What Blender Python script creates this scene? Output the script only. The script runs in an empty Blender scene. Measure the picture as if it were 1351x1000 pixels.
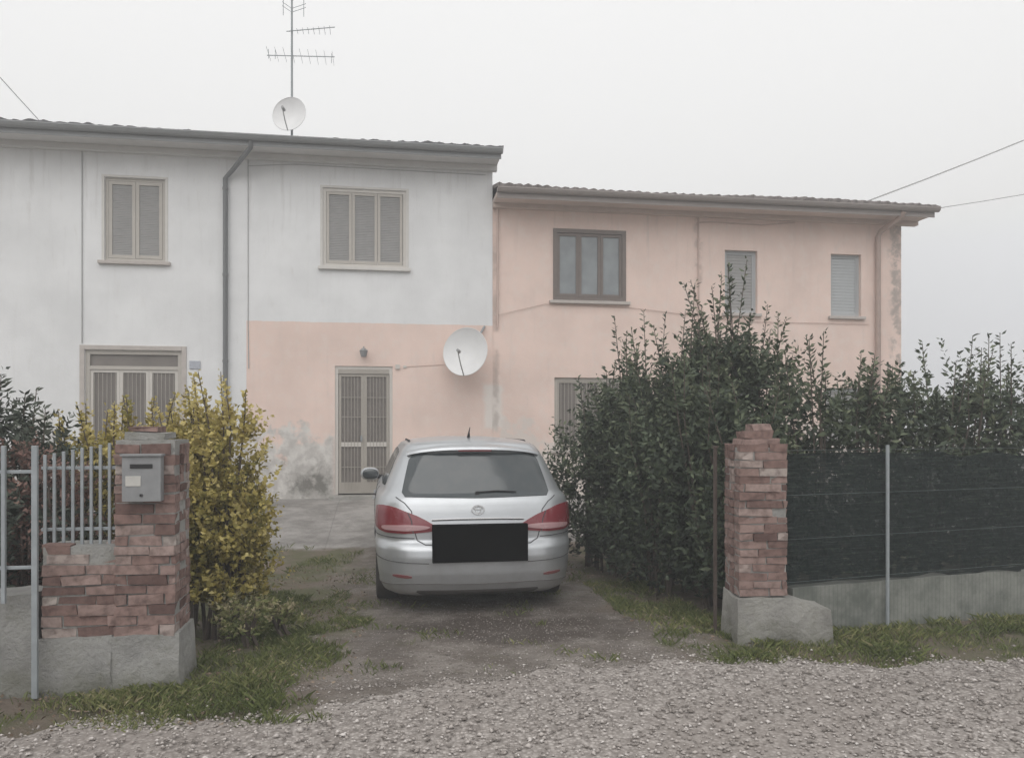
import bpy, math, random
import numpy as np
from mathutils import Vector, Matrix, noise
random.seed(7); rng=np.random.default_rng(7)
scene=bpy.context.scene
COL=scene.collection
# ------------------------------------------------------------ materials
def mat(name):
    m=bpy.data.materials.new(name); m.use_nodes=True
    nt=m.node_tree; b=nt.nodes['Principled BSDF']
    return m,nt,b
def N(nt,t,**kw):
    n=nt.nodes.new(t)
    for k,v in kw.items(): setattr(n,k,v)
    return n
def mixc(nt,fac,a,b,mode='MIX'):
    n=N(nt,'ShaderNodeMix',data_type='RGBA',blend_type=mode)
    for i,v in ((0,fac),(6,a),(7,b)):
        if hasattr(v,'is_linked') or isinstance(v,bpy.types.NodeSocket): nt.links.new(v,n.inputs[i])
        else: n.inputs[i].default_value=v if i==0 else (*v,1)
    return n.outputs[2]
def math_(nt,op,a,b=0.0,clamp=False):
    n=N(nt,'ShaderNodeMath',operation=op,use_clamp=clamp)
    for i,v in ((0,a),(1,b)):
        if isinstance(v,bpy.types.NodeSocket): nt.links.new(v,n.inputs[i])
        else: n.inputs[i].default_value=v
    return n.outputs[0]
def noise_(nt,scale,detail=4,rough=.55,vec=None,stretch=None):
    if vec is None:
        vec=N(nt,'ShaderNodeNewGeometry').outputs['Position']
    if stretch:
        mp=N(nt,'ShaderNodeMapping'); nt.links.new(vec,mp.inputs[0]); mp.inputs['Scale'].default_value=stretch; vec=mp.outputs[0]
    n=N(nt,'ShaderNodeTexNoise'); n.inputs['Scale'].default_value=scale; n.inputs['Detail'].default_value=detail
    n.inputs['Roughness'].default_value=rough; nt.links.new(vec,n.inputs['Vector'])
    return n.outputs['Fac']
def ramp(nt,fac,lo,hi):
    n=N(nt,'ShaderNodeMapRange',interpolation_type='SMOOTHSTEP'); nt.links.new(fac,n.inputs[0])
    n.inputs[1].default_value=lo; n.inputs[2].default_value=hi
    return n.outputs[0]
def bump(nt,b,h,strength=.3,dist=.01):
    n=N(nt,'ShaderNodeBump'); n.inputs['Strength'].default_value=strength; n.inputs['Distance'].default_value=dist
    nt.links.new(h,n.inputs['Height']); nt.links.new(n.outputs[0],b.inputs['Normal'])
def simple(name,col,rough=.6,metal=0,var=.15,scale=8,spec=.5,coat=0):
    m,nt,b=mat(name)
    f=noise_(nt,scale,5)
    c=mixc(nt,f,tuple(x*(1-var) for x in col),tuple(min(1,x*(1+var)) for x in col))
    nt.links.new(c,b.inputs['Base Color']); b.inputs['Roughness'].default_value=rough; b.inputs['Metallic'].default_value=metal
    b.inputs['Specular IOR Level'].default_value=spec; b.inputs['Coat Weight'].default_value=coat
    return m
def pos(nt):
    s=N(nt,'ShaderNodeSeparateXYZ'); g=N(nt,'ShaderNodeNewGeometry'); nt.links.new(g.outputs['Position'],s.inputs[0])
    return s.outputs

WHITE=(.77,.775,.78); PINK=(.79,.625,.555)
def boxmask(nt,x,z,n,cx,cz,hx,hz,soft=.06,wob=.25):
    w_=math_(nt,'MULTIPLY',math_(nt,'SUBTRACT',n,.5),wob)
    dx=math_(nt,'SUBTRACT',math_(nt,'ABSOLUTE',math_(nt,'SUBTRACT',x,cx)),hx); dz=math_(nt,'SUBTRACT',math_(nt,'ABSOLUTE',math_(nt,'SUBTRACT',z,cz)),hz)
    d=math_(nt,'ADD',math_(nt,'MAXIMUM',dx,dz),w_)
    return math_(nt,'SUBTRACT',1.0,ramp(nt,d,-soft,soft))
def wall_material(name,white_house):
    m,nt,b=mat(name); x,y,z=pos(nt)
    n1=noise_(nt,.9,6,.6); n2=noise_(nt,5,5,.6); n3=noise_(nt,2.5,5,.65,stretch=(3.5,3.5,.25))
    pk=mixc(nt,ramp(nt,n1,.3,.7),tuple(c*.91 for c in PINK),tuple(min(c*1.05,.85) for c in PINK))
    pk=mixc(nt,math_(nt,'MULTIPLY',ramp(nt,n2,.46,.70),.45),pk,(.77,.67,.61))
    if white_house:
        wh=mixc(nt,ramp(nt,n1,.3,.7),tuple(c*.92 for c in WHITE),tuple(min(c*1.05,.85) for c in WHITE))
        zz=math_(nt,'ADD',z,math_(nt,'MULTIPLY',math_(nt,'SUBTRACT',n2,.5),.03))
        mask=math_(nt,'MULTIPLY',math_(nt,'LESS_THAN',zz,3.44),math_(nt,'GREATER_THAN',x,-2.03))
        col=mixc(nt,mask,wh,pk)
    else: col=pk
    top=ramp(nt,z,4.2,6.4)
    st=math_(nt,'MULTIPLY',ramp(nt,n3,.52,.78),math_(nt,'ADD',math_(nt,'MULTIPLY',top,.3),.10))
    col=mixc(nt,st,col,(.40,.38,.36))
    lowz=math_(nt,'SUBTRACT',1.95,z)
    n4=noise_(nt,1.6,7,.65)
    lo=math_(nt,'ADD',math_(nt,'MULTIPLY',lowz,1.1),math_(nt,'MULTIPLY',math_(nt,'SUBTRACT',n4,.5),4.0))
    lm=ramp(nt,lo,.35,.75)
    if white_house:
        lm=math_(nt,'MULTIPLY',lm,math_(nt,'SUBTRACT',1.0,ramp(nt,x,-.6,-.4)))
        col=mixc(nt,math_(nt,'MULTIPLY',lm,.9),col,mixc(nt,ramp(nt,n2,.35,.65),(.46,.45,.43),(.68,.67,.64)))
        lo2=ramp(nt,math_(nt,'ADD',math_(nt,'SUBTRACT',1.0,z),math_(nt,'MULTIPLY',math_(nt,'SUBTRACT',n4,.5),3.)),.1,.5)
        col=mixc(nt,math_(nt,'MULTIPLY',lo2,math_(nt,'MULTIPLY',ramp(nt,x,.5,.7),.8)),col,(.60,.56,.52))
        pm=boxmask(nt,x,z,n2,2.35,1.95,.17,.40)
    else:
        col=mixc(nt,math_(nt,'MULTIPLY',lm,.7),col,(.66,.62,.58)); pm=boxmask(nt,x,z,n2,2.35,1.95,.17,.40)
    col=mixc(nt,math_(nt,'MULTIPLY',pm,.75),col,(.76,.73,.69))
    n5=noise_(nt,3.1,6,.7)
    dk=math_(nt,'MULTIPLY',ramp(nt,n5,.48,.64),ramp(nt,math_(nt,'SUBTRACT',1.10,z),0,.6))
    if white_house:
        dk2=math_(nt,'MULTIPLY',boxmask(nt,x,z,n5,-.90,.58,.30,.22,.22,1.5),ramp(nt,n2,.28,.5))
        col=mixc(nt,math_(nt,'MULTIPLY',dk2,.85),col,(.13,.125,.11))
    else:
        dd=math_(nt,'ABSOLUTE',math_(nt,'SUBTRACT',math_(nt,'ADD',x,math_(nt,'MULTIPLY',n2,.12)),2.45))
        s1=math_(nt,'MULTIPLY',math_(nt,'SUBTRACT',1.0,ramp(nt,dd,.01,.1)),ramp(nt,noise_(nt,2.2,4),.42,.6))
        col=mixc(nt,math_(nt,'MULTIPLY',s1,.5),col,(.33,.28,.25))
        dd=math_(nt,'ABSOLUTE',math_(nt,'SUBTRACT',math_(nt,'ADD',x,math_(nt,'MULTIPLY',n2,.5)),10.75))
        s1=math_(nt,'MULTIPLY',math_(nt,'SUBTRACT',1.0,ramp(nt,dd,.02,.22)),ramp(nt,noise_(nt,3,5,.7),.42,.58))
        col=mixc(nt,math_(nt,'MULTIPLY',s1,.75),col,(.30,.27,.25))
        dd=math_(nt,'ABSOLUTE',math_(nt,'SUBTRACT',math_(nt,'ADD',x,math_(nt,'MULTIPLY',n2,.2)),6.42))
        s1=math_(nt,'MULTIPLY',math_(nt,'SUBTRACT',1.0,ramp(nt,dd,.02,.14)),ramp(nt,noise_(nt,2.7,5,.7),.45,.58))
        col=mixc(nt,math_(nt,'MULTIPLY',s1,.6),col,(.45,.37,.33))
    col=mixc(nt,math_(nt,'MULTIPLY',dk,.5),col,(.30,.29,.27))
    wm=math_(nt,'MULTIPLY',ramp(nt,noise_(nt,3.3,6,.7,stretch=(2,2,.6)),.55,.75),.22)
    col=mixc(nt,wm,col,(.50,.47,.44))
    nt.links.new(col,b.inputs['Base Color']); b.inputs['Roughness'].default_value=.92; b.inputs['Specular IOR Level'].default_value=.2
    bump(nt,b,noise_(nt,35,6,.6),.35,.008)
    return m
M={}
M['white_wall']=wall_material('white_plaster',True); M['pink_wall']=wall_material('pink_plaster',False)
M['soffit']=simple('soffit_paint',(.62,.61,.60),.85,var=.08)
M['soffit_pink']=simple('soffit_pink',(.60,.50,.45),.85,var=.1)
M['roof_grey']=simple('roof_grey',(.15,.15,.155),.9,var=.3,scale=4)
M['gutter']=simple('gutter_metal',(.26,.265,.27),.6,.1,.15)
M['roof_tile']=simple('roof_tile',(.22,.195,.185),.9,var=.35,scale=6)
M['gutter_br']=simple('gutter_brown',(.30,.265,.25),.7,0,.15)
M['pipe']=simple('downpipe_grey',(.18,.185,.19),.7,0,.15)
M['pipe_br']=simple('downpipe_brown',(.42,.32,.28),.6,0,.2)
M['cable']=simple('cable_grey',(.42,.42,.42),.7)
M['cable_pk']=simple('cable_pink',(.56,.43,.38),.7)
M['stone']=simple('sill_stone',(.48,.44,.41),.8,var=.2)
M['stone_lt']=simple('trim_light',(.62,.60,.57),.8,var=.12)
M['frame_tan']=simple('frame_tan',(.46,.43,.39),.6,var=.1)
M['frame_br']=simple('frame_brown',(.17,.14,.125),.6,var=.2)
M['frame_wh']=simple('frame_white',(.58,.55,.51),.5,var=.06)
M['grille']=simple('grille_beige',(.38,.35,.31),.5,var=.1)
M['shut']=simple('shutter_grey',(.32,.315,.31),.7,var=.15)
M['shut_lt']=simple('shutter_light',(.42,.44,.45),.6,var=.08)
M['glass']=simple('window_glass',(.13,.13,.13),.15,0,.25,scale=2,spec=.8)
M['glass_lt']=simple('window_curtain_glass',(.22,.24,.25),.15,0,.45,scale=3,spec=.8)
M['curtain']=simple('brown_curtain',(.19,.17,.155),.5,0,.3,scale=3)
M['dark']=simple('dark_interior',(.07,.068,.065),.8,var=.2)
M['alu']=simple('galvanised_metal',(.30,.325,.34),.6,.15,.25,scale=14)
M['wire']=simple('dark_wire',(.10,.12,.12),.6,.2,.15)
M['box']=simple('mailbox_metal',(.25,.255,.26),.6,.15,.25,scale=16)
M['boxlabel']=simple('mailbox_label',(.48,.47,.44),.7,0,.15,scale=20)
M['dish']=simple('dish_paint',(.74,.74,.74),.5,0,.07)
M['dish_arm']=simple('dish_arm',(.3,.3,.3),.5,.3,.15)
M['black']=simple('black_plastic',(.012,.012,.013),.5,0,.2)
M['blue']=simple('number_tile',(.40,.42,.47),.4,0,.4,scale=40)
M['rust']=simple('rusty_post',(.085,.065,.055),.9,0,.3,scale=20)
def concrete(name,base,moss=.3):
    m,nt,b=mat(name); x,y,z=pos(nt)
    c=mixc(nt,ramp(nt,noise_(nt,3,8,.7),.3,.7),tuple(v*.68 for v in base),tuple(v*1.2 for v in base))
    c=mixc(nt,math_(nt,'MULTIPLY',ramp(nt,noise_(nt,6,6,.7),.47,.66),moss),c,(.14,.14,.11))
    st=math_(nt,'ADD',math_(nt,'SUBTRACT',.20,z),math_(nt,'MULTIPLY',math_(nt,'SUBTRACT',noise_(nt,4,6,.7),.5),.5))
    c=mixc(nt,math_(nt,'MULTIPLY',ramp(nt,st,0,.25),.65),c,(.15,.15,.115))
    nt.links.new(c,b.inputs['Base Color']); b.inputs['Roughness'].default_value=.95
    bump(nt,b,noise_(nt,25,8,.7),.9,.025); return m
M['conc']=concrete('weathered_concrete',(.34,.335,.32),.5); M['conc_lt']=concrete('concrete_light',(.38,.37,.345),.5)
def colattr(name,stops,rough=.7,trans=0,spec=.4,nz=.3,nsc=6,b_=None):
    m,nt,b=mat(name); a=N(nt,'ShaderNodeAttribute',attribute_name='Col')
    s=N(nt,'ShaderNodeSeparateColor'); nt.links.new(a.outputs['Color'],s.inputs[0])
    r=N(nt,'ShaderNodeValToRGB'); cr=r.color_ramp
    while len(cr.elements)<len(stops): cr.elements.new(.5)
    for e,(p,c) in zip(cr.elements,stops): e.position=p; e.color=(*c,1)
    nt.links.new(s.outputs[0],r.inputs[0])
    f=noise_(nt,nsc,5); c=mixc(nt,math_(nt,'MULTIPLY',ramp(nt,f,.35,.75),nz),r.outputs[0],tuple(v*.5 for v in stops[0][1]))
    nt.links.new(c,b.inputs['Base Color']); b.inputs['Roughness'].default_value=rough; b.inputs['Specular IOR Level'].default_value=spec
    if b_: bump(nt,b,noise_(nt,b_,6,.7),.7,.008)
    if trans:
        t=N(nt,'ShaderNodeBsdfTranslucent'); nt.links.new(c,t.inputs[0]); mx=N(nt,'ShaderNodeMixShader'); mx.inputs[0].default_value=trans
        nt.links.new(b.outputs[0],mx.inputs[1]); nt.links.new(t.outputs[0],mx.inputs[2]); nt.links.new(mx.outputs[0],nt.nodes['Material Output'].inputs[0])
    return m
M['brick']=colattr('old_brick',[(0,(.14,.09,.08)),(.35,(.24,.16,.14)),(.7,(.33,.24,.215)),(1,(.42,.37,.34))],.95,0,.15,.6,22,45)
M['laurel']=colattr('laurel_leaf',[(0,(.024,.036,.024)),(.45,(.065,.088,.052)),(.8,(.125,.15,.085)),(1,(.22,.24,.15))],.55,.12,.35,.1)
M['gold']=colattr('golden_leaf',[(0,(.09,.095,.03)),(.3,(.25,.22,.06)),(.65,(.50,.41,.13)),(1,(.68,.58,.26))],.6,.2,.3,.1)
M['dkleaf']=colattr('dark_leaf',[(0,(.03,.04,.032)),(.7,(.07,.085,.062)),(1,(.14,.155,.12))],.6,.1,.3,.1)
M['redleaf']=colattr('red_leaf',[(0,(.08,.06,.05)),(.6,(.21,.12,.10)),(1,(.30,.20,.16))],.6,.15,.3,.1)
M['grass']=colattr('grass_blade',[(0,(.08,.10,.04)),(.5,(.16,.19,.07)),(.8,(.27,.27,.12)),(1,(.38,.33,.21))],.7,.2,.2,.1)
M['litter']=colattr('leaf_litter',[(0,(.13,.10,.07)),(.6,(.22,.16,.12)),(1,(.33,.27,.2))],.8,0,.2,.1)
M['gravel']=colattr('gravel_stone',[(0,(.18,.16,.145)),(.4,(.35,.315,.29)),(.8,(.50,.46,.43)),(1,(.66,.62,.59))],.9,0,.2,.2,40)
M['bark']=simple('bark',(.10,.08,.065),.95,var=.3,scale=20)
# ------------------------------------------------------------ mesh accumulator
class Acc:
    def __init__(s): s.v=[];s.f=[];s.mi=[];s.c=[];s.mats=[]
    def m(s,k):
        if k not in s.mats: s.mats.append(k)
        return s.mats.index(k)
    def box(s,x0,x1,y0,y1,z0,z1,k,col=.5,M_=None,jit=0):
        n=len(s.v); P=[Vector((x,y,z)) for z in (z0,z1) for y in (y0,y1) for x in (x0,x1)]
        if jit: P=[p+Vector([random.uniform(-jit,jit) for _ in range(3)]) for p in P]
        if M_ is not None: P=[M_@p for p in P]
        s.v+=P
        for f in ((0,2,3,1),(4,5,7,6),(0,1,5,4),(2,6,7,3),(0,4,6,2),(1,3,7,5)):
            s.f.append([n+i for i in f]); s.mi.append(s.m(k)); s.c.append(col)
    def quad(s,pts,k,col=.5):
        n=len(s.v); s.v+=[Vector(p) for p in pts]; s.f.append(list(range(n,n+len(pts)))); s.mi.append(s.m(k)); s.c.append(col)
    def tube(s,pts,r,k,seg=8,col=.5):
        pts=[Vector(p) for p in pts]; n0=len(s.v); L=len(pts)
        for i,p in enumerate(pts):
            d=(pts[min(i+1,L-1)]-pts[max(i-1,0)]).normalized()
            a=d.orthogonal().normalized() if abs(d.z)<.99 else Vector((1,0,0))
            if i==0: pa=a
            a=(pa-d*pa.dot(d)).normalized(); pa=a; b=d.cross(a)
            rr=r[i] if isinstance(r,(list,tuple)) else r
            for j in range(seg):
                t=2*math.pi*j/seg; s.v.append(p+a*rr*math.cos(t)+b*rr*math.sin(t))
        for i in range(L-1):
            for j in range(seg):
                s.f.append([n0+i*seg+j,n0+i*seg+(j+1)%seg,n0+(i+1)*seg+(j+1)%seg,n0+(i+1)*seg+j]); s.mi.append(s.m(k)); s.c.append(col)
        for st in (0,L-1):
            s.f.append([n0+st*seg+j for j in range(seg)]); s.mi.append(s.m(k)); s.c.append(col)
    def make(s,name,parent=None,smooth=False,bevel=0,loc=None,rot=None):
        me=bpy.data.meshes.new(name); me.from_pydata([tuple(v) for v in s.v],[],s.f)
        for k in s.mats: me.materials.append(M[k])
        me.polygons.foreach_set('material_index',s.mi)
        ca=me.color_attributes.new('Col','FLOAT_COLOR','CORNER'); arr=[]
        for f,c in zip(s.f,s.c): arr+= [c,c,c,1.0]*len(f)
        ca.data.foreach_set('color',arr)
        if smooth:
            me.polygons.foreach_set('use_smooth',[True]*len(me.polygons)); me.set_sharp_from_angle(angle=math.radians(40))
        me.update(); o=bpy.data.objects.new(name,me); COL.objects.link(o)
        if parent: o.parent=parent
        if loc: o.location=loc
        if rot: o.rotation_euler=rot
        if bevel:
            bv=o.modifiers.new('b','BEVEL'); bv.width=bevel; bv.segments=2; bv.limit_method='ANGLE'
        return o
def empty(name,loc=(0,0,0),rot=(0,0,0)):
    o=bpy.data.objects.new(name,None); COL.objects.link(o); o.location=loc; o.rotation_euler=rot; o.empty_display_size=.2; return o

# ------------------------------------------------------------ ground
def ss(t): t=min(max(t,0),1); return t*t*(3-2*t)
def gz(u,v):
    return .30*ss((v+4.0)/3.7)-.10*ss((v+9.1)/1.6)*(1-ss((v+5.2)/2.2))
def axis(a,b,st,far):
    l=[-far,-far/2,-far/5,-far/12]+list(np.arange(a,b+st/2,st))+[far/12,far/5,far/2,far]
    return sorted(set([float(x) for x in l]))
xs=axis(-9,15,.2,600); ys=axis(-16,6,.2,600)
A=Acc(); nx=len(xs)
m,nt,b=mat('ground_soil'); M['ground']=m; x,y,z=pos(nt)
n1=noise_(nt,1.3,6,.65); n2=noise_(nt,7,7,.7); n3=noise_(nt,60,5,.7); n6=noise_(nt,2.4,7,.7); n7=noise_(nt,22,6,.75)
soil=mixc(nt,n2,(.15,.12,.095),(.28,.23,.19)); soil=mixc(nt,math_(nt,'MULTIPLY',ramp(nt,n1,.42,.6),.8),soil,(.13,.14,.07))
wob=math_(nt,'MULTIPLY',math_(nt,'SUBTRACT',noise_(nt,1.1,7,.65),.5),1.9)
xx=math_(nt,'ADD',x,wob)
dm=math_(nt,'MULTIPLY',ramp(nt,xx,-.25,.35),math_(nt,'SUBTRACT',1.0,ramp(nt,xx,2.3,2.85)))
drv=mixc(nt,ramp(nt,n6,.36,.64),(.18,.155,.135),(.37,.335,.305))
drv=mixc(nt,math_(nt,'MULTIPLY',ramp(nt,n3,.42,.62),.5),drv,(.16,.135,.115))
drv=mixc(nt,math_(nt,'MULTIPLY',ramp(nt,n7,.50,.64),.55),drv,(.14,.115,.095))
drv=mixc(nt,math_(nt,'MULTIPLY',ramp(nt,noise_(nt,1.7,6,.6),.54,.68),.35),drv,(.13,.13,.07))
# oil and damp mud where cars stand (two overlapping irregular spots plus the tyre tracks)
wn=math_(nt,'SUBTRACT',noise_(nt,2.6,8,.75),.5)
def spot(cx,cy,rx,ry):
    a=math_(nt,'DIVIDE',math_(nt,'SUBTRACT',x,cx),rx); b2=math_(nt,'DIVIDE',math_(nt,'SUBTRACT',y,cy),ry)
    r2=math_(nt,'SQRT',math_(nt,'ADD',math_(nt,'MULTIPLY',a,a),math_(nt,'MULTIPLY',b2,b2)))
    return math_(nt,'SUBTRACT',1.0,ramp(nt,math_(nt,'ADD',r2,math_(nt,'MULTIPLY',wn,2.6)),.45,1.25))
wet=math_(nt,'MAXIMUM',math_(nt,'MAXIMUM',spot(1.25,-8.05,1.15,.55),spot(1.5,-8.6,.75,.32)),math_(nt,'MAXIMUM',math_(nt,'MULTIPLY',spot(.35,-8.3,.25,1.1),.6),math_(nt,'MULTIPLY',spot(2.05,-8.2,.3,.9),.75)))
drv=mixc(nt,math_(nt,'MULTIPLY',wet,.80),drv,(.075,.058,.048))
col=mixc(nt,dm,soil,drv)
ap=ramp(nt,math_(nt,'ADD',y,math_(nt,'MULTIPLY',wob,.3)),-3.9,-3.7)
apc=mixc(nt,ramp(nt,noise_(nt,2.2,7,.7),.35,.65),(.27,.255,.24),(.44,.42,.40))
jt=math_(nt,'PINGPONG',math_(nt,'ADD',x,.4),1.3)
apc=mixc(nt,math_(nt,'MULTIPLY',math_(nt,'SUBTRACT',1.0,ramp(nt,jt,0,.015)),.4),apc,(.17,.16,.15))
col=mixc(nt,ap,col,apc)
nt.links.new(col,b.inputs['Base Color']); b.inputs['Specular IOR Level'].default_value=.3
nt.links.new(math_(nt,'SUBTRACT',.95,math_(nt,'MULTIPLY',math_(nt,'MULTIPLY',wet,dm),.35)),b.inputs['Roughness'])
bump(nt,b,math_(nt,'ADD',math_(nt,'ADD',n2,n6),math_(nt,'ADD',math_(nt,'MULTIPLY',n3,.6),n7)),.9,.035)
for yy in ys:
    for xx_ in xs:
        near=(-9<=xx_<=15 and -16<=yy<=6)
        h=gz(xx_,yy)
        if near and (xx_<-.3 or xx_>2.8) and yy<-4: h+=.025*noise.noise(Vector((xx_*1.3,yy*1.3,0)))-.02
        A.v.append(Vector((xx_,yy,h)))
for j in range(len(ys)-1):
    for i in range(nx-1):
        A.f.append([j*nx+i,j*nx+i+1,(j+1)*nx+i+1,(j+1)*nx+i]); A.mi.append(A.m('ground')); A.c.append(.5)
A.make('ground',smooth=True)
m,nt,b=mat('gravel_road_surface'); M['road']=m
vo=N(nt,'ShaderNodeTexVoronoi'); vo.inputs['Scale'].default_value=48
nt.links.new(N(nt,'ShaderNodeNewGeometry').outputs['Position'],vo.inputs['Vector'])
sp=N(nt,'ShaderNodeSeparateColor'); nt.links.new(vo.outputs['Color'],sp.inputs[0])
c=mixc(nt,sp.outputs[0],(.22,.195,.18),(.50,.46,.43))
c=mixc(nt,math_(nt,'MULTIPLY',ramp(nt,vo.outputs['Distance'],.25,.6),.5),c,(.15,.13,.115))
c=mixc(nt,math_(nt,'MULTIPLY',ramp(nt,noise_(nt,.8,5),.45,.65),.45),c,(.24,.21,.19))
nt.links.new(c,b.inputs['Base Color']); b.inputs['Roughness'].default_value=.95
bump(nt,b,vo.outputs['Distance'],-.8,.012)
EU=[-60,-12,-1.5,0,.5,.95,1.5,2.2,2.8,5,9,15,60]; EV=[-10.6,-10.2,-10.1,-10.05,-9.8,-9.6,-9.5,-9.5,-9.6,-9.85,-9.6,-9.4,-9.0]
def edge(u): return float(np.interp(u,EU,EV))+.25*noise.noise(Vector((u*1.5,3,0)))+.14*noise.noise(Vector((u*6,5,0)))+.06*noise.noise(Vector((u*17,5,0)))
A=Acc(); us=[-60,-40,-25,-15]+list(np.arange(-9,15,.04))+[20,30,45,60]
for k,u in enumerate(us):
    e=edge(u); A.v+= [Vector((u,e,.001+gz(u,e))),Vector((u,e-.3,.012)),Vector((u,-13,.03)),Vector((u,-19,.02))]
for k in range(len(us)-1):
    for j in range(3): A.f.append([k*4+j,k*4+j+1,(k+1)*4+j+1,(k+1)*4+j]); A.mi.append(A.m('road')); A.c.append(.5)
A.make('gravel_road')

def np_mesh(name,V,F,colv,matk,parent=None,smooth=False):
    n,k,_=V.shape; F=np.array(F); fl=F.shape[1]
    faces=(F[None,:,:]+(np.arange(n)*k)[:,None,None]).reshape(-1,fl)
    me=bpy.data.meshes.new(name); nf=len(faces)
    me.vertices.add(n*k); me.vertices.foreach_set('co',V.reshape(-1).astype(np.float32))
    me.loops.add(nf*fl); me.loops.foreach_set('vertex_index',faces.reshape(-1).astype(np.int32))
    me.polygons.add(nf); me.polygons.foreach_set('loop_start',np.arange(0,nf*fl,fl,dtype=np.int32))
    me.update(calc_edges=True)
    ca=me.color_attributes.new('Col','FLOAT_COLOR','POINT')
    cc=np.repeat(colv,k); arr=np.stack([cc,cc,cc,np.ones_like(cc)],1).reshape(-1); ca.data.foreach_set('color',arr.astype(np.float32))
    me.materials.append(M[matk])
    if smooth: me.polygons.foreach_set('use_smooth',[True]*nf)
    o=bpy.data.objects.new(name,me); COL.objects.link(o)
    if parent: o.parent=parent
    return o
def norm(a): return a/np.maximum(np.linalg.norm(a,axis=-1,keepdims=True),1e-6)
def stones(name,P,size,colv,matk='gravel'):
    n=len(P); base=np.array([[1,0,0],[0,1,0],[-1,0,0],[0,-1,0],[0,0,.8],[0,0,-.5]],float)
    th=rng.uniform(0,6.28,n); c,s=np.cos(th),np.sin(th)
    sc=np.stack([rng.uniform(.7,1.3,n),rng.uniform(.6,1,n),rng.uniform(.4,.8,n)],1)*size[:,None]
    B=base[None]*sc[:,None]+rng.normal(0,.12,(n,6,3))*size[:,None,None]
    X=B[...,0]*c[:,None]-B[...,1]*s[:,None]; Y=B[...,0]*s[:,None]+B[...,1]*c[:,None]
    V=np.stack([X,Y,B[...,2]],2)+P[:,None]
    return np_mesh(name,V,[[0,1,4],[1,2,4],[2,3,4],[3,0,4],[1,0,5],[2,1,5],[3,2,5],[0,3,5]],colv,matk)
n=38000
u=rng.uniform(-3.2,6.2,n); v=-13.2+5.0*rng.random(n)
ed=np.array([edge(a) for a in u]); keep=(v<ed+.30*np.abs(rng.normal(0,1,n))**1.5*np.where((u>0)&(u<2.7),1,.35)-.02); u,v=u[keep],v[keep]; ed=ed[keep]
zg=np.array([gz(a,b_) for a,b_ in zip(u,v)])
P=np.stack([u,v,np.where(v>ed,zg+.003,np.where(v>ed-.25,.011,.024))],1)
stones('gravel',P,rng.uniform(.005,.014,len(u))*rng.choice([1,1,1,1.5],len(u)),rng.random(len(u)))

# ------------------------------------------------------------ houses
def wall_holes(A,u0,u1,z0,z1,y,holes,k,depth=.16,rk=None):
    U=sorted(set([u0,u1]+[h[0] for h in holes]+[h[1] for h in holes])); Z=sorted(set([z0,z1]+[h[2] for h in holes]+[h[3] for h in holes]))
    for i in range(len(U)-1):
        for j in range(len(Z)-1):
            cu,cz=(U[i]+U[i+1])/2,(Z[j]+Z[j+1])/2
            if any(h[0]<cu<h[1] and h[2]<cz<h[3] for h in holes): continue
            A.quad([(U[i],y,Z[j]),(U[i+1],y,Z[j]),(U[i+1],y,Z[j+1]),(U[i],y,Z[j+1])],k)
    for a,b_,c,d in holes:
        r=rk or k
        A.quad([(a,y,c),(a,y,d),(a,y+depth,d),(a,y+depth,c)],r); A.quad([(b_,y,d),(b_,y,c),(b_,y+depth,c),(b_,y+depth,d)],r)
        A.quad([(a,y,d),(b_,y,d),(b_,y+depth,d),(a,y+depth,d)],r); A.quad([(b_,y,c),(a,y,c),(a,y+depth,c),(b_,y+depth,c)],r)
def panel_louvre(A,a,b_,c,d,y,kf,ks,fw=.045,pitch=.05):
    A.box(a,a+fw,y-.02,y+.02,c,d,kf); A.box(b_-fw,b_,y-.02,y+.02,c,d,kf)
    A.box(a+fw,b_-fw,y-.019,y+.019,c,c+fw,kf); A.box(a+fw,b_-fw,y-.019,y+.019,d-fw,d,kf)
    z=c+fw
    while z<d-fw-.005:
        zt=min(z+pitch,d-fw)
        A.quad([(a+fw,y-.008,z+.003),(b_-fw,y-.008,z+.003),(b_-fw,y+.001,zt),(a+fw,y+.001,zt)],ks)
        A.quad([(a+fw,y+.001,z),(b_-fw,y+.001,z),(b_-fw,y-.008,z+.003),(a+fw,y-.008,z+.003)],ks); z+=pitch
def panel_glass(A,a,b_,c,d,y,kf,kg,fw=.05):
    A.box(a,a+fw,y-.02,y+.02,c,d,kf); A.box(b_-fw,b_,y-.02,y+.02,c,d,kf)
    A.box(a+fw,b_-fw,y-.019,y+.019,c,c+fw,kf); A.box(a+fw,b_-fw,y-.019,y+.019,d-fw,d,kf)
    A.quad([(a+fw,y+.005,c+fw),(b_-fw,y+.005,c+fw),(b_-fw,y+.005,d-fw),(a+fw,y+.005,d-fw)],kg)
def outer_frame(A,a,b_,c,d,y,k,w=.06,t=.03,bottom=True):
    A.box(a,a+w,y-t,y+t,c,d,k); A.box(b_-w,b_,y-t,y+t,c,d,k); A.box(a+w,b_-w,y-t+.001,y+t,d-w,d,k)
    if bottom: A.box(a+w,b_-w,y-t+.001,y+t,c,c+w,k)
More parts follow.
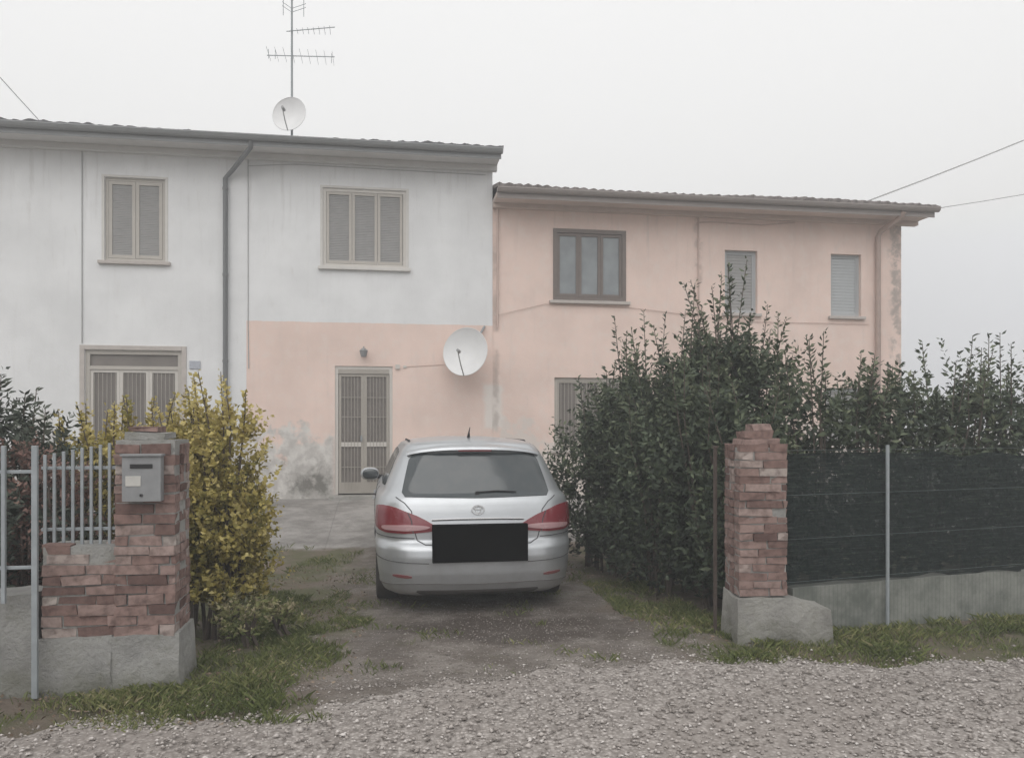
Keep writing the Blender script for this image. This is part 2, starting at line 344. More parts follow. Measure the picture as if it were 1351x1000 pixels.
def roof(name,parent,u0,u1,v0,v1,ze,k,pitch=14,per=.22,amp=.03,th=.07):
    A=Acc(); mid=(v0+v1)/2; rise=(mid-v0)*math.tan(math.radians(pitch))
    n=int((u1-u0)/per*6)+1; U=np.linspace(u0,u1,n); rows=[(v0,ze),(mid,ze+rise),(v1,ze)]
    sag=lambda u:.02*math.sin(u*.9)+.02*noise.noise(Vector((u*3,0,0)))
    for u in U:
        w=amp*math.cos(2*math.pi*u/per)+.5*amp*noise.noise(Vector((int(u/per)*3.7,1,0)))
        for v,z in rows: A.v.append(Vector((u,v+ (random.uniform(-.02,.02) if v==v0 else 0),z+w+sag(u))))
        for v,z in rows: A.v.append(Vector((u,v+.01,z-th+w+sag(u))))
    for i in range(n-1):
        a=i*6; b_=a+6
        for q in ([a,b_,b_+1,a+1],[a+1,b_+1,b_+2,a+2],[a+4,b_+4,b_+3,a+3],[a+5,b_+5,b_+4,a+4],[a+3,b_+3,b_,a],[a+2,b_+2,b_+5,a+5]):
            A.f.append(q); A.mi.append(A.m(k)); A.c.append(.5)
    for a in (0,(n-1)*6):
        for q in ([a,a+1,a+4,a+3],[a+1,a+2,a+5,a+4]): A.f.append(q); A.mi.append(A.m(k)); A.c.append(.5)
    return A.make(name,parent)
def gutter(A,u0,u1,y,z,r,k):
    n0=len(A.v); seg=8
    for u in (u0,u1):
        for j in range(seg+1):
            t=math.pi*j/seg; A.v.append(Vector((u,y-r*math.cos(t),z-r*math.sin(t))))
    for j in range(seg): A.f.append([n0+j,n0+j+1,n0+seg+1+j+1,n0+seg+1+j]); A.mi.append(A.m(k)); A.c.append(.5)
    A.box(u0,u1,y-r-.008,y-r+.008,z-.01,z+.012,k)
    for u in (u0,u1): A.quad([(u,y-r,z)]+[(u,y-r*math.cos(math.pi*j/6),z-r*math.sin(math.pi*j/6)) for j in range(1,6)]+[(u,y+r,z)],k)

WH=empty('white_house')
holes=[(-4.364,-3.382,4.42,5.85),(-.72,.753,4.44,5.84),(-4.68,-3.11,.36,2.89),(-.509,.509,.36,2.665)]
A=Acc(); wall_holes(A,-12,2.33,.0,6.42,0,holes,'white_wall')
A.quad([(2.33,0,0),(2.33,9,0),(2.33,9,6.42),(2.33,0,6.42)],'white_wall'); A.quad([(-12,0,0),(-12,0,6.42),(-12,9,6.42),(-12,9,0)],'white_wall')
A.quad([(-12,9,0),(-12,9,6.42),(2.33,9,6.42),(2.33,9,0)],'white_wall')
A.quad([(2.33,0,6.42),(2.33,9,6.42),(2.33,4.5,7.54)],'white_wall'); A.quad([(-12,0,6.42),(-12,4.5,7.54),(-12,9,6.42)],'white_wall')
A.make('walls',WH)
roof('roof',WH,-12.3,2.44,-.66,9.6,6.50,'roof_grey',pitch=13,amp=.010,th=.05)
A=Acc(); A.box(-12.3,2.40,-.56,-.003,6.36,6.43,'soffit'); A.box(-12.3,2.40,-.13,-.004,6.26,6.357,'soffit'); gutter(A,-12.35,2.43,-.62,6.47,.075,'gutter')
A.box(-12.3,2.41,-.575,-.562,6.32,6.47,'gutter')
for u in np.arange(-12,2.4,.9): A.box(u,u+.02,-.70,-.56,6.475,6.487,'gutter')
A.make('eaves',WH)
A=Acc(); outer_frame(A,-4.364,-3.382,4.42,5.85,.07,'frame_tan',.05); mid=(-4.364-3.382)/2
panel_louvre(A,-4.31,mid-.004,4.475,5.795,.06,'frame_tan','shut',.055,.03); panel_louvre(A,mid+.004,-3.436,4.475,5.795,.055,'frame_tan','shut',.055,.03)
A.make('shuttered_window',WH)
A=Acc(); A.box(-4.46,-3.29,-.07,.05,4.36,4.417,'stone'); A.box(-.80,.83,-.07,.05,4.38,4.437,'stone_lt'); A.make('window_sills',WH,bevel=.006)
A=Acc()
for a,b_,c,d in holes[:2]:
    A.box(a-.045,a-.002,-.012,.02,c,d+.04,'stone_lt'); A.box(b_+.002,b_+.045,-.012,.02,c,d+.04,'stone_lt'); A.box(a-.002,b_+.002,-.011,.02,d+.002,d+.04,'stone_lt')
A.make('window_trim',WH)
A=Acc(); outer_frame(A,-.72,.753,4.44,5.84,.05,'frame_wh',.055)
for i in range(3):
    a=-.66+i*.4515; panel_louvre(A,a,a+.446,4.50,5.78,.04+.004*i,'frame_tan','shut',.05,.03)
A.make('shuttered_window.001',WH)
A=Acc(); outer_frame(A,-4.68,-3.11,.36,2.89,.06,'frame_tan',.07,bottom=False); A.box(-4.61,-3.18,.03,.09,2.56,2.62,'frame_tan')
A.box(-4.61,-3.18,.07,.10,2.622,2.82,'curtain')
for i in range(3):
    a=-4.61+i*.477; panel_glass(A,a,a+.473,.40,2.558,.07,'frame_wh','curtain')
    for q in range(1,7): A.tube([(a+q*.068,.04,.45),(a+q*.068,.04,2.5)],.005,'grille',5)
A.make('french_window',WH)
A=Acc(); A.box(-4.76,-4.684,-.02,.02,.3,2.97,'stone'); A.box(-3.106,-3.03,-.02,.02,.3,2.97,'stone'); A.box(-4.684,-3.106,-.021,.02,2.893,2.97,'stone'); A.box(-4.8,-3.0,-.2,.1,.22,.36,'conc_lt'); A.box(-.6,.6,-.35,.1,.20,.36,'conc_lt'); A.make('door_steps',WH,bevel=.006)
A=Acc(); outer_frame(A,-.509,.509,.36,2.665,.05,'frame_wh',.055,bottom=False)
A.box(-.454,.454,.02,.08,2.53,2.61,'grille')
for a,b_ in ((-.449,-.002),(.002,.449)):
    panel_glass(A,a,b_,.38,2.528,.06,'grille','curtain',.05); A.box(a+.05,b_-.05,.035,.07,1.22,1.30,'frame_wh')
    A.box(a+.05,b_-.05,.045,.068,.43,.58,'grille')
    for q in range(1,6): A.tube([(a+.05+q*.058,.03,.44),(a+.05+q*.058,.03,2.48)],.0055,'grille',5)
    for zz in (.85,1.75,2.1): A.box(a+.05,b_-.05,.026,.034,zz,zz+.01,'grille')
A.box(-.06,-.03,.0,.03,1.32,1.42,'alu'); A.make('front_door',WH)
A=Acc(); A.box(-.04,.04,-.02,0,2.84,2.96,'dish_arm'); A.tube([(0,-.02,2.92),(0,-.12,3.0),(0,-.16,2.96)],.012,'dish_arm'); A.tube([(0,-.16,2.97),(0,-.16,2.93),(0,-.16,2.82)],[.03,.075,.045],'gutter',10); A.make('door_lamp',WH)
A=Acc(); A.box(-2.98,-2.80,-.02,-.002,2.58,2.72,'blue'); A.make('house_number_sign',WH,bevel=.004)
A=Acc(); A.box(.56,.64,-.03,0,2.62,2.70,'frame_wh'); A.box(.7,.76,-.02,0,2.64,2.68,'frame_wh'); A.tube([(.7,-.008,2.66),(1.3,-.008,2.70),(2.0,-.008,2.74)],.004,'cable_pk',5); A.make('doorbell_box',WH)
A=Acc(); A.tube([(-1.86,-.60,6.40),(-1.87,-.55,6.30),(-2.25,-.12,6.02),(-2.37,-.075,5.9),(-2.37,-.075,.3)],.042,'pipe',10)
for zz in (5.7,4.2,2.7,1.2): A.tube([(-2.37,-.075,zz),(-2.37,-.075,zz+.04)],.05,'pipe',10)
A.tube([(-2.0,-.012,6.3),(-2.0,-.012,3.4),(-1.99,-.012,2.6)],.008,'cable',6); A.tube([(-4.72,-.015,6.3),(-4.72,-.015,3.0)],.010,'cable',6)
A.tube([(-2.0,-.02,6.15),(-1.2,-.02,6.22),(2.2,-.02,6.2)],.007,'cable',5)
A.make('drainpipe',WH,smooth=True)

PH=empty('pink_house')
ph=[(3.473,4.878,3.94,5.28),(6.866,7.536,3.78,5.0),(9.082,9.733,3.77,5.0),(3.50,4.88,1.15,2.5),(8.95,10.0,1.2,2.35),(6.5,7.5,.33,2.5)]
A=Acc(); wall_holes(A,2.333,10.61,0,5.72,.02,ph,'pink_wall')
A.quad([(10.61,.02,0),(10.61,8.5,0),(10.61,8.5,5.72),(10.61,.02,5.72)],'pink_wall'); A.quad([(2.333,8.5,0),(10.61,8.5,0),(10.61,8.5,5.72),(2.333,8.5,5.72)],'pink_wall')
A.quad([(10.61,.02,5.72),(10.61,8.5,5.72),(10.61,4.26,6.7)],'pink_wall')
A.make('walls.001',PH)
roof('roof.001',PH,2.34,10.98,-.64,9.1,5.86,'roof_tile',pitch=13,per=.17,amp=.013,th=.06)
A=Acc(); A.box(2.335,10.9,-.54,.017,5.68,5.75,'soffit_pink'); A.box(2.335,10.9,-.10,.016,5.60,5.677,'soffit_pink'); gutter(A,2.34,10.97,-.60,5.80,.07,'gutter_br'); A.box(2.336,10.92,-.555,-.542,5.64,5.80,'gutter_br'); A.make('eaves.001',PH)
A=Acc(); outer_frame(A,3.473,4.878,3.94,5.28,.03,'frame_br',.075,.035)
for i in range(3):
    a=3.55+i*.418; panel_glass(A,a,a+.414,4.02,5.20,.035,'frame_br','glass_lt',.05)
A.make('window',PH)
A=Acc(); outer_frame(A,3.50,4.88,1.15,2.5,.10,'frame_tan',.06)
for i in range(3):
    a=3.56+i*.42; panel_glass(A,a,a+.416,1.21,2.44,.09,'grille','curtain',.04)
    for q in range(1,6): A.tube([(a+q*.07,.05,1.22),(a+q*.07,.05,2.43)],.006,'grille',5)
A.make('barred_window',PH)
for nm,(a,b_,c,d) in zip(('window.001','window.002','window.003'),(ph[1],ph[2],ph[4])):
    A=Acc(); outer_frame(A,a,b_,c,d,.13,'shut_lt',.04); panel_louvre(A,a+.042,b_-.042,c+.042,d-.042,.125,'shut_lt','shut_lt' if nm=='window.002' else 'shut',.03,.06); A.make(nm,PH)
A=Acc(); outer_frame(A,6.5,7.5,.33,2.5,.1,'frame_tan',.06); panel_glass(A,6.56,7.44,.4,2.44,.1,'frame_tan','glass'); A.make('back_door',PH)
A=Acc(); A.box(3.40,4.95,-.06,.07,3.88,3.937,'stone'); A.box(6.80,7.60,-.05,.06,3.72,3.777,'stone'); A.box(9.02,9.80,-.05,.06,3.71,3.767,'stone'); A.box(3.42,4.95,-.05,.07,1.09,1.147,'stone'); A.make('window_sills.001',PH,bevel=.006)
A=Acc(); A.tube([(10.25,-.58,5.72),(10.22,-.5,5.62),(10.08,-.1,5.45),(10.05,-.06,5.35),(10.05,-.06,.3)],.05,'pipe_br',10)
A.tube([(6.32,0,5.6),(6.33,0,2.0)],.018,'cable_pk',6); A.tube([(6.32,0,5.5),(6.6,-.01,5.52),(7.6,-.01,5.5),(8.3,-.01,5.58)],.012,'cable_pk',5)
A.tube([(2.36,-.01,3.62),(3.3,0,3.86),(4.9,0,3.84),(7.2,0,3.62),(9.9,0,3.62)],.005,'cable_pk',5)
A.tube([(2.42,-.02,5.6),(2.42,-.02,3.4)],.018,'cable_pk',6)
A.make('drainpipe.001',PH,smooth=True)

def dish(name,loc,diam,direction,mount):
    e=empty(name,loc); d=Vector(direction).normalized(); q=d.to_track_quat('Z','Y').to_matrix()
    A=Acc(); seg=32; rings=6
    for side in (0,1):
        n0=len(A.v)
        for i in range(rings+1):
            r=diam/2*i/rings
            for j in range(seg):
                t=2*math.pi*j/seg; A.v.append(q@Vector((r*math.cos(t)*.92,r*math.sin(t),.16*diam*(i/rings)**2-side*.008-.1*diam)))
        for i in range(rings):
            for j in range(seg): A.f.append([n0+i*seg+j,n0+i*seg+(j+1)%seg,n0+(i+1)*seg+(j+1)%seg,n0+(i+1)*seg+j]); A.mi.append(A.m('dish')); A.c.append(.5)
    rim=[q@Vector((diam/2*math.cos(2*math.pi*j/seg)*.92,diam/2*math.sin(2*math.pi*j/seg),.06*diam)) for j in range(seg+1)]
    A.tube(rim,.007,'dish',5)
    foot=q@Vector((0,-diam/2,.06*diam)); tip=q@Vector((0,-diam*.12,.55*diam))
    A.tube([foot,(foot+tip)/2+Vector((0,0,-.03)),tip],.010,'dish_arm',6); A.tube([tip,tip-(q@Vector((0,0,.10)))],[.026,.03],'dish_arm',10)
    A.make('reflector_and_arm',e,smooth=True)
    A=Acc(); A.tube([q@Vector((0,0,-.1*diam)),q@Vector((0,0,-.22*diam))],.04,'dish_arm',8)
    pts=[q@Vector((0,0,-.2*diam))]+[Vector(m)-Vector(loc) for m in mount]; A.tube(pts,.02,'alu',8); A.make('mount',e,smooth=True); return e
dish('satellite_dish',(1.80,-.42,2.90),.88,(-.42,-1,.22),[(2.05,-.15,3.2),(2.18,-.03,3.42)])
dish('satellite_dish.001',(-1.36,.62,7.33),.68,(-.25,-1,.22),[(-1.34,.75,7.35),(-1.34,.75,6.7)])
A=Acc(); A.tube([(-1.34,.75,6.6),(-1.34,.75,8.4),(-1.34,.75,9.9)],[.022,.02,.016],'alu',8)
bx=-1.34
A.tube([(bx-.1,.75,8.93),(bx+.8,.55,8.98)],.009,'alu',5)
for k in range(8): 
    x0=bx+.0+.1*k; A.tube([(x0,.75-.1-.02*k,8.94+.006*k),(x0,.75+.1,8.94+.006*k)],.005,'alu',4)
A.tube([(bx-.45,.75,8.46),(bx+.78,.75,8.52)],.009,'alu',5)
for k,x0 in enumerate(np.linspace(bx-.42,bx+.75,9)): A.tube([(x0,.45,8.49),(x0,1.05,8.49)],.004,'alu',4)
for x0 in (bx-.42,bx-.3,bx+.72): A.tube([(x0,.75,8.40),(x0,.75,8.58)],.005,'alu',4)
for zz in (9.35,9.5,9.28): A.tube([(bx-.17,.7,zz+.1),(bx,.72,zz),(bx+.26,.7,zz+.1)],.006,'alu',4)
A.tube([(bx-.15,.7,9.2),(bx-.15,.7,9.5)],.006,'alu',4); A.tube([(bx+.22,.7,9.2),(bx+.22,.7,9.55)],.006,'alu',4)
A.make('tv_antenna')
def wire(name,p,q,sag,r=.012):
    p,q=Vector(p),Vector(q); A=Acc(); pts=[p.lerp(q,t/16)-Vector((0,0,sag*4*(t/16)*(1-t/16))) for t in range(17)]
    A.tube(pts,r,'cable',5); return A.make(name)
wire('power_line',(9.6,-.3,5.95),(33,4,17.2),.5,.014); wire('power_line.001',(10.9,-.3,5.85),(36,5,13.2),.5,.008); wire('power_line.002',(-5.3,.2,6.62),(-12,-3,15.0),.15,.009)

# ------------------------------------------------------------ brick pillars, walls, fences
def bricks(A,x0,x1,y0,y1,z0,z1,course=.060,bl=.24,ragged=0):
    A.box(x0+.008,x1-.008,y0+.008,y1-.008,z0,z1-.01,'conc')
    z=z0; r=0
    while z+course<=z1+.02+ragged:
        ch=course*random.uniform(.9,1.1)
        def run(a,b_,fn):
            off=(r%2)*bl/2+random.uniform(-.04,.04); x=a-max(off,0)
            while x<b_-.01:
                l=bl*random.uniform(.7,1.15); s,e=max(a,x),min(b_,x+l)
                if e-s>.03 and not (ragged and z>z1-course and random.random()<.4): fn(s+.004,e-.004)
                x+=l
        zz0,zz1=z+.004,z+ch-.003
        pj=lambda:random.uniform(-.014,.007)
        rc=lambda:min(1,max(0,random.gauss(.48,.24)))
        run(x0,x1,lambda s,e:A.box(s,e,y0+pj(),y0+.1,zz0,zz1,'brick',rc(),jit=.006)); run(x0,x1,lambda s,e:A.box(s,e,y1-.1,y1+pj(),zz0,zz1,'brick',rc(),jit=.006))
        run(y0+.11,y1-.11,lambda s,e:A.box(x1-.1,x1+pj(),s,e,zz0,zz1,'brick',rc(),jit=.006)); run(y0+.11,y1-.11,lambda s,e:A.box(x0+pj(),x0+.1,s,e,zz0,zz1,'brick',rc(),jit=.006))
        z+=ch; r+=1
def footing(A,x0,x1,y0,y1,z1,k='conc',fl=.03,zb=-.15,slope=0):
    nx_=max(2,int((x1-x0)/.06)); ny_=3; nz_=6
    def P(i,j,l):
        z=zb+(z1-slope*max(0,i/nx_-.45)-zb)*l/nz_; g=fl*(1-l/nz_)
        x=x0-g+(x1-x0+2*g)*i/nx_; y=y0-g+(y1-y0+2*g)*j/ny_
        n_=noise.noise(Vector((x*5+x0,y*5,z*5)))*.018+noise.noise(Vector((x*17,y*17,z*17)))*.006
        return Vector((x+n_,y+n_,z+(n_*.8 if l==nz_ else 0)))
    def face(pts):
        A.quad(pts,k)
    for l in range(nz_):
        for i in range(nx_):
            face([P(i,0,l),P(i+1,0,l),P(i+1,0,l+1),P(i,0,l+1)]); face([P(i+1,ny_,l),P(i,ny_,l),P(i,ny_,l+1),P(i+1,ny_,l+1)])
        for j in range(ny_):
            face([P(0,j+1,l),P(0,j,l),P(0,j,l+1),P(0,j+1,l+1)]); face([P(nx_,j,l),P(nx_,j+1,l),P(nx_,j+1,l+1),P(nx_,j,l+1)])
    for i in range(nx_):
        for j in range(ny_): face([P(i,j,nz_),P(i+1,j,nz_),P(i+1,j+1,nz_),P(i,j+1,nz_)])
e=empty('brick_gate_pillar',(-1.03,-9.5,0)); A=Acc(); bricks(A,-.175,.175,0,.36,.31,1.49); A.box(-.13,.10,.05,.3,1.48,1.53,'conc',jit=.012); A.box(-.11,.05,.08,.28,1.53,1.565,'brick',.4,jit=.01); A.make('masonry',e)
A=Acc(); footing(A,-.19,.19,-.015,.38,.32); A.make('footing',e)
A=Acc(); x0,x1,z0,z1=-.115,.10,1.12,1.385
A.box(x0,x1,-.085,-.016,z0,z1,'box'); A.box(x0-.008,x1+.008,-.10,-.016,z1+.001,z1+.014,'box'); A.box(x0+.045,x1-.045,-.091,-.086,z1-.07,z1-.045,'black'); A.box(x0+.02,x1-.11,-.089,-.0855,z0+.09,z0+.15,'boxlabel'); A.box(x0+.1,x0+.115,-.093,-.086,z0+.03,z0+.045,'black')
e2=A.make('mailbox',None,bevel=.004,loc=(-1.02,-9.5,0))
e=empty('brick_wall',(-1.42,-9.49,0)); A=Acc(); bricks(A,-.19,.235,0,.30,.31,.86,ragged=.02); A.make('masonry.001',e)
A=Acc(); footing(A,-.21,.20,-.026,.36,.318); A.make('footing.001',e)
A=Acc(); footing(A,-7.5,-1.64,-9.52,-9.26,.58,'conc',.02); A.make('concrete_wall')
A=Acc()
for k in range(34):
    u=-1.60-.165*k; z0=.0 if k==0 else .55; w=.016 if k==0 else .011
    A.box(u-w,u+w,-9.60-.01,-9.60+.015,z0,1.45,'alu')
A.box(-7.4,-1.62,-9.583,-9.57,1.29,1.31,'alu'); A.box(-7.4,-1.62,-9.583,-9.57,.74,.76,'alu')
A.make('metal_fence',bevel=.003)
A=Acc()
for k in range(8):
    u=-1.27-.052*k; A.box(u-.009,u+.009,-9.38,-9.365,.84,1.46-.010*k,'alu')
A.box(-1.66,-1.235,-9.364,-9.352,1.30,1.32,'alu'); A.box(-1.66,-1.235,-9.364,-9.352,.93,.95,'alu')
A.make('metal_fence.001',bevel=.003)
e=empty('brick_gate_pillar.001',(3.095,-9.12,0),(0,0,math.radians(-6))); A=Acc(); bricks(A,-.18,.18,0,.33,.33,1.42)
A.box(-.12,.15,.05,.30,1.41,1.47,'brick',.6,jit=.012); A.box(-.10,.10,.08,.28,1.47,1.53,'brick',.4,jit=.012); A.box(-.04,.10,.1,.26,1.53,1.575,'brick',.7,jit=.012); A.make('masonry.002',e)
A=Acc(); footing(A,-.19,.50,-.015,.34,.325,'conc_lt',.015,slope=.16); A.make('footing.002',e)
A=Acc(); A.box(2.885,2.907,-8.74,-8.718,-.15,1.40,'rust'); A.box(2.877,2.915,-8.748,-8.71,1.40,1.415,'rust'); A.make('gate_post')
fa=math.radians(11); FE=empty('green_mesh_fence',(3.30,-8.975,0),(0,0,fa))
m,nt,b=mat('shade_mesh'); M['mesh']=m
tc=N(nt,'ShaderNodeTexCoord'); sx=N(nt,'ShaderNodeSeparateXYZ'); nt.links.new(tc.outputs['Object'],sx.inputs[0])
nz=noise_(nt,3.5,6,.7,vec=tc.outputs['Object'],stretch=(1,1,14))
hole=math_(nt,'MULTIPLY',ramp(nt,nz,.52,.68),.55)
c=mixc(nt,ramp(nt,nz,.35,.65),(.008,.012,.012),(.024,.034,.032)); c=mixc(nt,math_(nt,'MULTIPLY',ramp(nt,noise_(nt,5,6,.8,vec=tc.outputs['Object'],stretch=(.7,1,22)),.56,.66),.6),c,(.12,.135,.13)); nt.links.new(c,b.inputs['Base Color']); b.inputs['Roughness'].default_value=.85
b.inputs['Specular IOR Level'].default_value=.15
nt.links.new(math_(nt,'SUBTRACT',.90,math_(nt,'MULTIPLY',hole,.9)),b.inputs['Alpha'])
A=Acc(); n=90; L=11
for i in range(n+1):
    x_=.02+L*i/n
    for j in range(9):
        z_=.36+(.99)*j/8+.015*math.sin(x_*2.2)+((.05*noise.noise(Vector((x_*3,7,0)))) if j in (0,8) else 0); A.v.append(Vector((x_,.03*noise.noise(Vector((x_*2,j*.8,0))),z_)))
for i in range(n):
    for j in range(8): A.f.append([i*9+j,(i+1)*9+j,(i+1)*9+j+1,i*9+j+1]); A.mi.append(A.m('mesh')); A.c.append(.5)
A.make('shade_cloth',FE,smooth=True)
A=Acc()
for k in range(7):
    x_=.99+1.9*k; A.tube([(x_,-.045,-.1),(x_,-.045,1.42)],.014,'alu',8)
for zz in (.40,.72,1.05,1.385): A.tube([(.0,-.032,zz),(L,-.032,zz)],.0018,'wire',5)
A.make('posts_and_wires',FE)
m,nt,b=mat('grooved_concrete'); M['groove']=m
tc=N(nt,'ShaderNodeTexCoord'); sx=N(nt,'ShaderNodeSeparateXYZ'); nt.links.new(tc.outputs['Object'],sx.inputs[0])
c=mixc(nt,ramp(nt,noise_(nt,4,7,.7),.3,.7),(.12,.13,.115),(.26,.265,.24)); g=math_(nt,'PINGPONG',sx.outputs[0],.02)
c=mixc(nt,math_(nt,'MULTIPLY',ramp(nt,g,.012,.02),.4),c,(.09,.10,.09)); nt.links.new(c,b.inputs['Base Color']); b.inputs['Roughness'].default_value=.95; bump(nt,b,g,.5,.02)
A=Acc(); A.box(.12,L,.0,.16,-.2,.345,'groove'); o=A.make('low_concrete_wall',None,loc=(3.30,-8.975,0),rot=(0,0,fa))
# ------------------------------------------------------------ vegetation
def leaves(name,B,D,ln,wd,colv,matk,parent=None):
    n=len(B); D=norm(D); R=norm(np.cross(D,rng.normal(0,1,(n,3)))); Nn=np.cross(D,R)
    ln=ln[:,None]; wd=wd[:,None]
    V=np.stack([B,B+D*ln*.45+R*wd+Nn*wd*.3,B+D*ln-Nn*wd*.4,B+D*ln*.45-R*wd+Nn*wd*.3],1)
    return np_mesh(name,V,[[0,1,2,3]],colv,matk,parent)
def shrub(name,cols,leaf,matk,dens,upness=1.0,twl=(.22,.5),lpt=14,topn=7,toplen=.5,zlow=.15,bot=.6,base=.18):
    e=empty(name); Bs=[];Ds=[];Cs=[]; Ls=[]; T=Acc()
    for (cx,cy,r,zt,zs_) in [c if len(c)==5 else (*c,c[3]) for c in cols]:
        nt_=int(dens*r*zt); th=rng.uniform(0,6.283,nt_)
        zz=zlow+(zt*.92-zlow)*rng.random(nt_)**.95
        f=zz/zt; rad=r*np.where(f<.35,bot+(1-bot)*f/.35,np.where(f>.6,1-.65*((f-.6)/.4)**1.4,1)); rr=rad*np.sqrt(rng.uniform(.12,1,nt_))
        lump=1+.3*np.sin(3*th+cx*7)*np.sin(zz*4+cy*3)
        B=np.stack([cx+rr*lump*np.cos(th),cy+rr*lump*np.sin(th),zz],1); D=norm(np.stack([np.cos(th)*.6,np.sin(th)*.6,np.full(nt_,upness)],1)+rng.normal(0,.35,(nt_,3)))
        L=rng.uniform(*twl,nt_); depth=np.sqrt(rr/np.maximum(rad,.01))
        k=topn; ths=rng.uniform(0,6.283,k); rs=r*.85*np.sqrt(rng.random(k)); hh=rng.uniform(.2,1,k)
        hh[0]=1; rs[0]=0; ztip=zt+(zs_-zt)*hh; L2=(ztip-zt)+toplen*rng.uniform(.7,1,k)
        D2=norm(np.stack([np.cos(ths)*.12,np.sin(ths)*.12,np.ones(k)],1)+rng.normal(0,.08,(k,3)))
        B2=np.stack([cx+rs*np.cos(ths),cy+rs*np.sin(ths),ztip-L2],1)
        for (b0,d0,l0,lp,dp,tp) in ((B,D,L,lpt,depth,0),(B2,D2,L2,int(lpt*2.6),np.ones(k),1)):
            t=np.linspace(.05,1,lp)[None,:]; P=b0[:,None,:]+d0[:,None,:]*(l0[:,None]*t)[...,None]
            n_=P.shape[0]*lp; P=P.reshape(-1,3)+rng.normal(0,.008,(n_,3)); dd=np.repeat(d0,lp,0)
            side=norm(np.cross(dd,rng.normal(0,1,(n_,3)))); ld=norm(dd*rng.uniform(.3,.9,(n_,1))+side)
            Bs.append(P);Ds.append(ld); Ls.append(np.tile((1-.35*t[0])*(1.0 if not tp else .95),len(b0)))
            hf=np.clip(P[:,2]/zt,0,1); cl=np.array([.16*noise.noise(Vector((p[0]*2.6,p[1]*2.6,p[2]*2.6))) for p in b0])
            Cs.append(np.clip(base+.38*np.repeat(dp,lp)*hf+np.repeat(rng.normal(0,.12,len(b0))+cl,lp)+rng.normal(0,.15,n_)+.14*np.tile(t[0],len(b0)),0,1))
        for i in range(min(k,6)):
            p=Vector(B2[i]); g0=gz(cx,cy)-.05; T.tube([(cx+random.uniform(-.12,.12),cy+random.uniform(-.12,.12),g0),((cx+p.x)/2,(cy+p.y)/2,p.z*.5),p,p+Vector(D2[i])*float(L2[i])],[.018,.013,.007,.003],'bark',5)
    B=np.concatenate(Bs);D=np.concatenate(Ds);C=np.concatenate(Cs);LL=np.concatenate(Ls)
    n_=len(B); ln=leaf[0]*rng.uniform(.6,1.2,n_)*LL
    leaves('foliage',B,D,ln,ln*leaf[1],C,matk,e); T.make('stems',e)
    return n_
tot=0
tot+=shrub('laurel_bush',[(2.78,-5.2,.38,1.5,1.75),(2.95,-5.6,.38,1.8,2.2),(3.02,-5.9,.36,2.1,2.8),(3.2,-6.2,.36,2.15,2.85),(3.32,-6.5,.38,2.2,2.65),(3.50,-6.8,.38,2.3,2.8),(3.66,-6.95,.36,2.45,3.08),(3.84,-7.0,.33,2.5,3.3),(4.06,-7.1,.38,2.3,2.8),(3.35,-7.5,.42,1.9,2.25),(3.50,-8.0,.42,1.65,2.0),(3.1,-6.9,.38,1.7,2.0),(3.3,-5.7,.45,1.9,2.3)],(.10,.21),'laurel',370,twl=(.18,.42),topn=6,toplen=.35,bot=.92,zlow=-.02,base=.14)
row=[]; u=4.25
while u<13.5:
    v=-8.98+(u-3.3)*math.tan(fa)+.95+random.uniform(-.1,.1); zb=random.uniform(1.8,2.05); row.append((u,v,.42,zb,zb+random.uniform(.15,.6))); u+=.44
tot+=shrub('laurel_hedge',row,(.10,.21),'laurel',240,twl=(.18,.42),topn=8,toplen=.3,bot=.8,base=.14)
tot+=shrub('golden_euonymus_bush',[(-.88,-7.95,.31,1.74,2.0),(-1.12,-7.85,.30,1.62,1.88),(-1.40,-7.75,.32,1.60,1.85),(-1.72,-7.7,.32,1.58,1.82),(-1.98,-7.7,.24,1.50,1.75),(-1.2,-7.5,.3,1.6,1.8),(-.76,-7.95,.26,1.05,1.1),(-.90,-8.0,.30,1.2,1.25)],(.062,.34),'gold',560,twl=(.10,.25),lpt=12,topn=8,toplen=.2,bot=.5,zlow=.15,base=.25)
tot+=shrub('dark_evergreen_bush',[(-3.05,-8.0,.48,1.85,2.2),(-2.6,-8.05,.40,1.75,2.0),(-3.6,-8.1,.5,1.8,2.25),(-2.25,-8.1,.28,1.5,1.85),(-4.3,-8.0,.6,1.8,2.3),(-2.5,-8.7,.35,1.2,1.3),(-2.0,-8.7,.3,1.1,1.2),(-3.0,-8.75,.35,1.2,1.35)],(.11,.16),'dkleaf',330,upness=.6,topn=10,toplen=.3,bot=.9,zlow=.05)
tot+=shrub('red_leaved_bush',[(-2.15,-8.45,.25,1.45),(-1.85,-8.6,.22,1.3),(-2.6,-8.6,.25,1.45)],(.055,.3),'redleaf',420,twl=(.1,.25),topn=5,toplen=.2,bot=.7)
tot+=shrub('weed_clump',[(-.62,-8.5,.16,.25),(-.42,-8.25,.13,.2),(-.75,-8.15,.16,.28)],(.06,.2),'grass',900,twl=(.06,.14),topn=5,toplen=.1,zlow=.01,base=.45)
print('leaves',tot)
